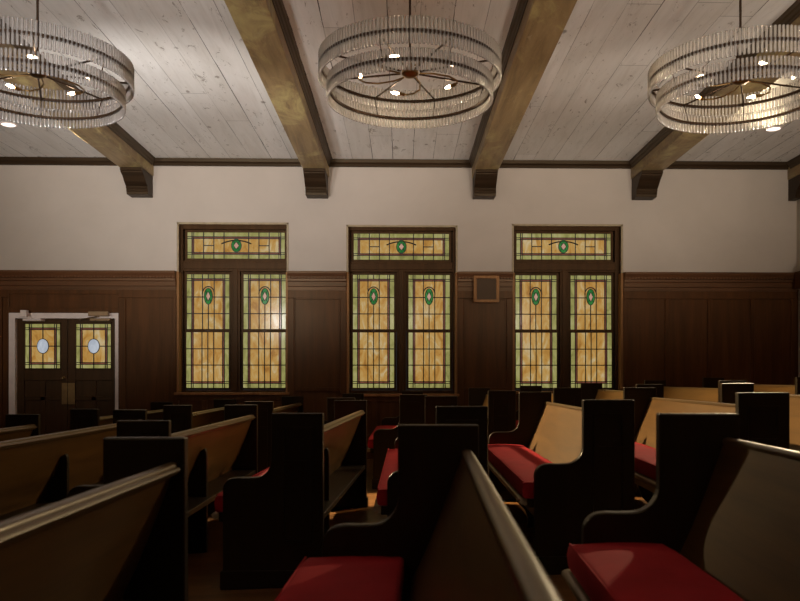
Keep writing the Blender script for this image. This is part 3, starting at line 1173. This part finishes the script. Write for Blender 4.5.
# middle row
YN, YF2 = 4.26, 6.88
mid = {}
for key, pf, pn, fy, lab in (('a', 41, -176, .95, 'pew cut by the left picture edge, in front of the double doors'),
                             ('c', 147.4, -10, 1.11, 'long pew with one small back bracket, before the door-side window wall panel'),
                             ('B', 258, 169, 1.03, 'middle-row pew seen from behind, below the first window, its top rail lit'),
                             ('A', 367, 323, .60, 'middle-row pew with tall dark end panel, short lit rail beside the centre aisle floor'),
                             ('C', 457, 488, 1.3, 'middle-row pew behind the bottom-centre pew, mostly hidden, thin red cushion strip showing'),
                             ('D', 550.6, 635, 1.35, 'middle-row pew below the third window with bright backrest and full red cushion'),
                             ('E', 655, 790, 1.3, 'middle-row pew behind the bottom right pew, tan backrest and a corner of red cushion'),
                             ('F', 752, 942, 1.3, 'middle-row pew at the right picture edge, only far end and tan backrest showing')):
    mid[key] = pew(X_(pn, YN), YN, X_(pf, YF2), YF2, lab, G2, fins=(fy,))
# row under the windows
YN3, YF3 = 7.94, 10.37
far = {}
ordn = ['first', 'second', 'third', 'fourth', 'fifth', 'sixth', 'seventh', 'eighth', 'ninth', 'tenth']
for i, (key, pn, pf) in enumerate((('b', 98, 173), ('f', 191.5, 236), ('g', 273, 303.5), ('h', 355, 364), ('j', 427.5, 423), ('l', 516, 490), ('m', 581.5, 541), ('n', 664, 601.5), ('o', 747, 665), ('p', 824, 723))):
    far[key] = pew(X_(pn, YN3), YN3, X_(pf, YF3), YF3, f'dark pew in the back row under the windows, {ordn[i]} counting from the double doors', G3, fins=(1.2,))

cushion(near['L2'], 'dark red seat cushion on the bottom-centre pew', GC)
cushion(near['L3'], 'red seat cushion on the bottom right pew, in front of its curved arm', GC)
cushion(mid['A'], 'small visible corner of red cushion beside the tall end panel, left of the centre aisle', GC)
cushion(mid['C'], 'red seat cushion just behind the bottom-centre pew end, beside the aisle floor', GC)
cushion(mid['D'], 'bright red seat cushion on the pew below the third window', GC)
cushion(mid['E'], 'small piece of red cushion seen between two dark pew ends at the right', GC)
cushion(far['j'], 'red seat cushion on the back-row pew beyond the aisle, under the middle window', GC)
cushion(far['m'], 'small red cushion seen behind the far arm of the bright pew', GC)

# ------------------------------------------------------------------ added fill lights without any fixture
def area(name, loc, target, size, power, col):
    L = bpy.data.lights.new(name, 'AREA')
    L.shape = 'DISK'
    L.size = size
    L.energy = power
    L.color = col
    o = bpy.data.objects.new(name, L)
    COL.objects.link(o)
    o.location = loc
    d = Vector(target) - Vector(loc)
    o.rotation_euler = d.to_track_quat('-Z', 'Y').to_euler()
    return o


def spot(name, loc, target, power, deg, col, blend=1.0, size=.25):
    L = bpy.data.lights.new(name, 'SPOT')
    L.energy = power
    L.color = col
    L.spot_size = radians(deg)
    L.spot_blend = blend
    L.shadow_soft_size = size
    o = bpy.data.objects.new(name, L)
    COL.objects.link(o)
    o.location = loc
    o.rotation_euler = (Vector(target) - Vector(loc)).to_track_quat('-Z', 'Y').to_euler()
    return o


# added lights that turn the ceiling behind the camera into a soft source
area('rear_fill', (-3.0, -1.2, 2.9), (-3.0, -1.2, 5), 1.4, FILL_REAR, (1, .92, .88))
area('rear_fill', (2.6, -1.2, 2.9), (2.6, -1.2, 5), 1.4, FILL_REAR, (1, .92, .88))
# added spots in mid-air to brighten the ceiling, strongest by the doors
for px, YC, p, cl in ((37.6, YCH + .06, .92, (1, .96, .94)), (410.0, YCH, .22, (1, .84, .70)), (740.4, YCH + .07, .30, (1, .88, .76))):
    x = X_(px, YC)
    spot('ceiling_fill', (x, 6.3, 2.3), (x, 9.7, 4.22), FILL_CEIL * p, 100, cl, 1.0, .15)
# added spots behind the camera to brighten ceiling and wall, one per bay
for x, p, cl in ((-5.3, 1900, (1, .90, .80)), (-2.45, 2900, (1, .95, .92)), (.05, 850, (1, .86, .72)), (2.4, 2000, (1, .88, .76)), (4.5, 1700, (1, .89, .76))):
    spot('bay_fill', (x, -.3, 1.15), (x, 9.6, 4.55 if x > -5 else 3.7), p * FILL_BAY, 38, cl)

# ------------------------------------------------------------------ camera, world, view
cam = bpy.data.cameras.new('camera')
co = bpy.data.objects.new('camera', cam)
COL.objects.link(co)
co.location = (0, 0, HC)
co.rotation_euler = (pi / 2, 0, -YAW)
cam.sensor_width = 36
cam.sensor_fit = 'HORIZONTAL'
cam.lens = F / 800 * 36
cam.shift_x = (400 - CX) / 800
cam.shift_y = (CY - 300.5) / 800
cam.clip_start = .05
cam.dof.use_dof = True
cam.dof.focus_distance = 8.5
cam.dof.aperture_fstop = 4.2
scene.camera = co
wd = bpy.data.worlds.new('world')
scene.world = wd
wd.use_nodes = True
wd.node_tree.nodes['Background'].inputs[0].default_value = (.05, .055, .06, 1)
wd.node_tree.nodes['Background'].inputs[1].default_value = .3
scene.view_settings.view_transform = 'Standard'
scene.view_settings.look = 'None'
scene.view_settings.gamma = 1
scene.view_settings.exposure = -0.08
scene.view_settings.use_curve_mapping = False
try:
    scene.cycles.use_denoising = True
    scene.cycles.max_bounces = 8
    scene.cycles.transparent_max_bounces = 24
    scene.cycles.sample_clamp_indirect = 4
except Exception:
    pass
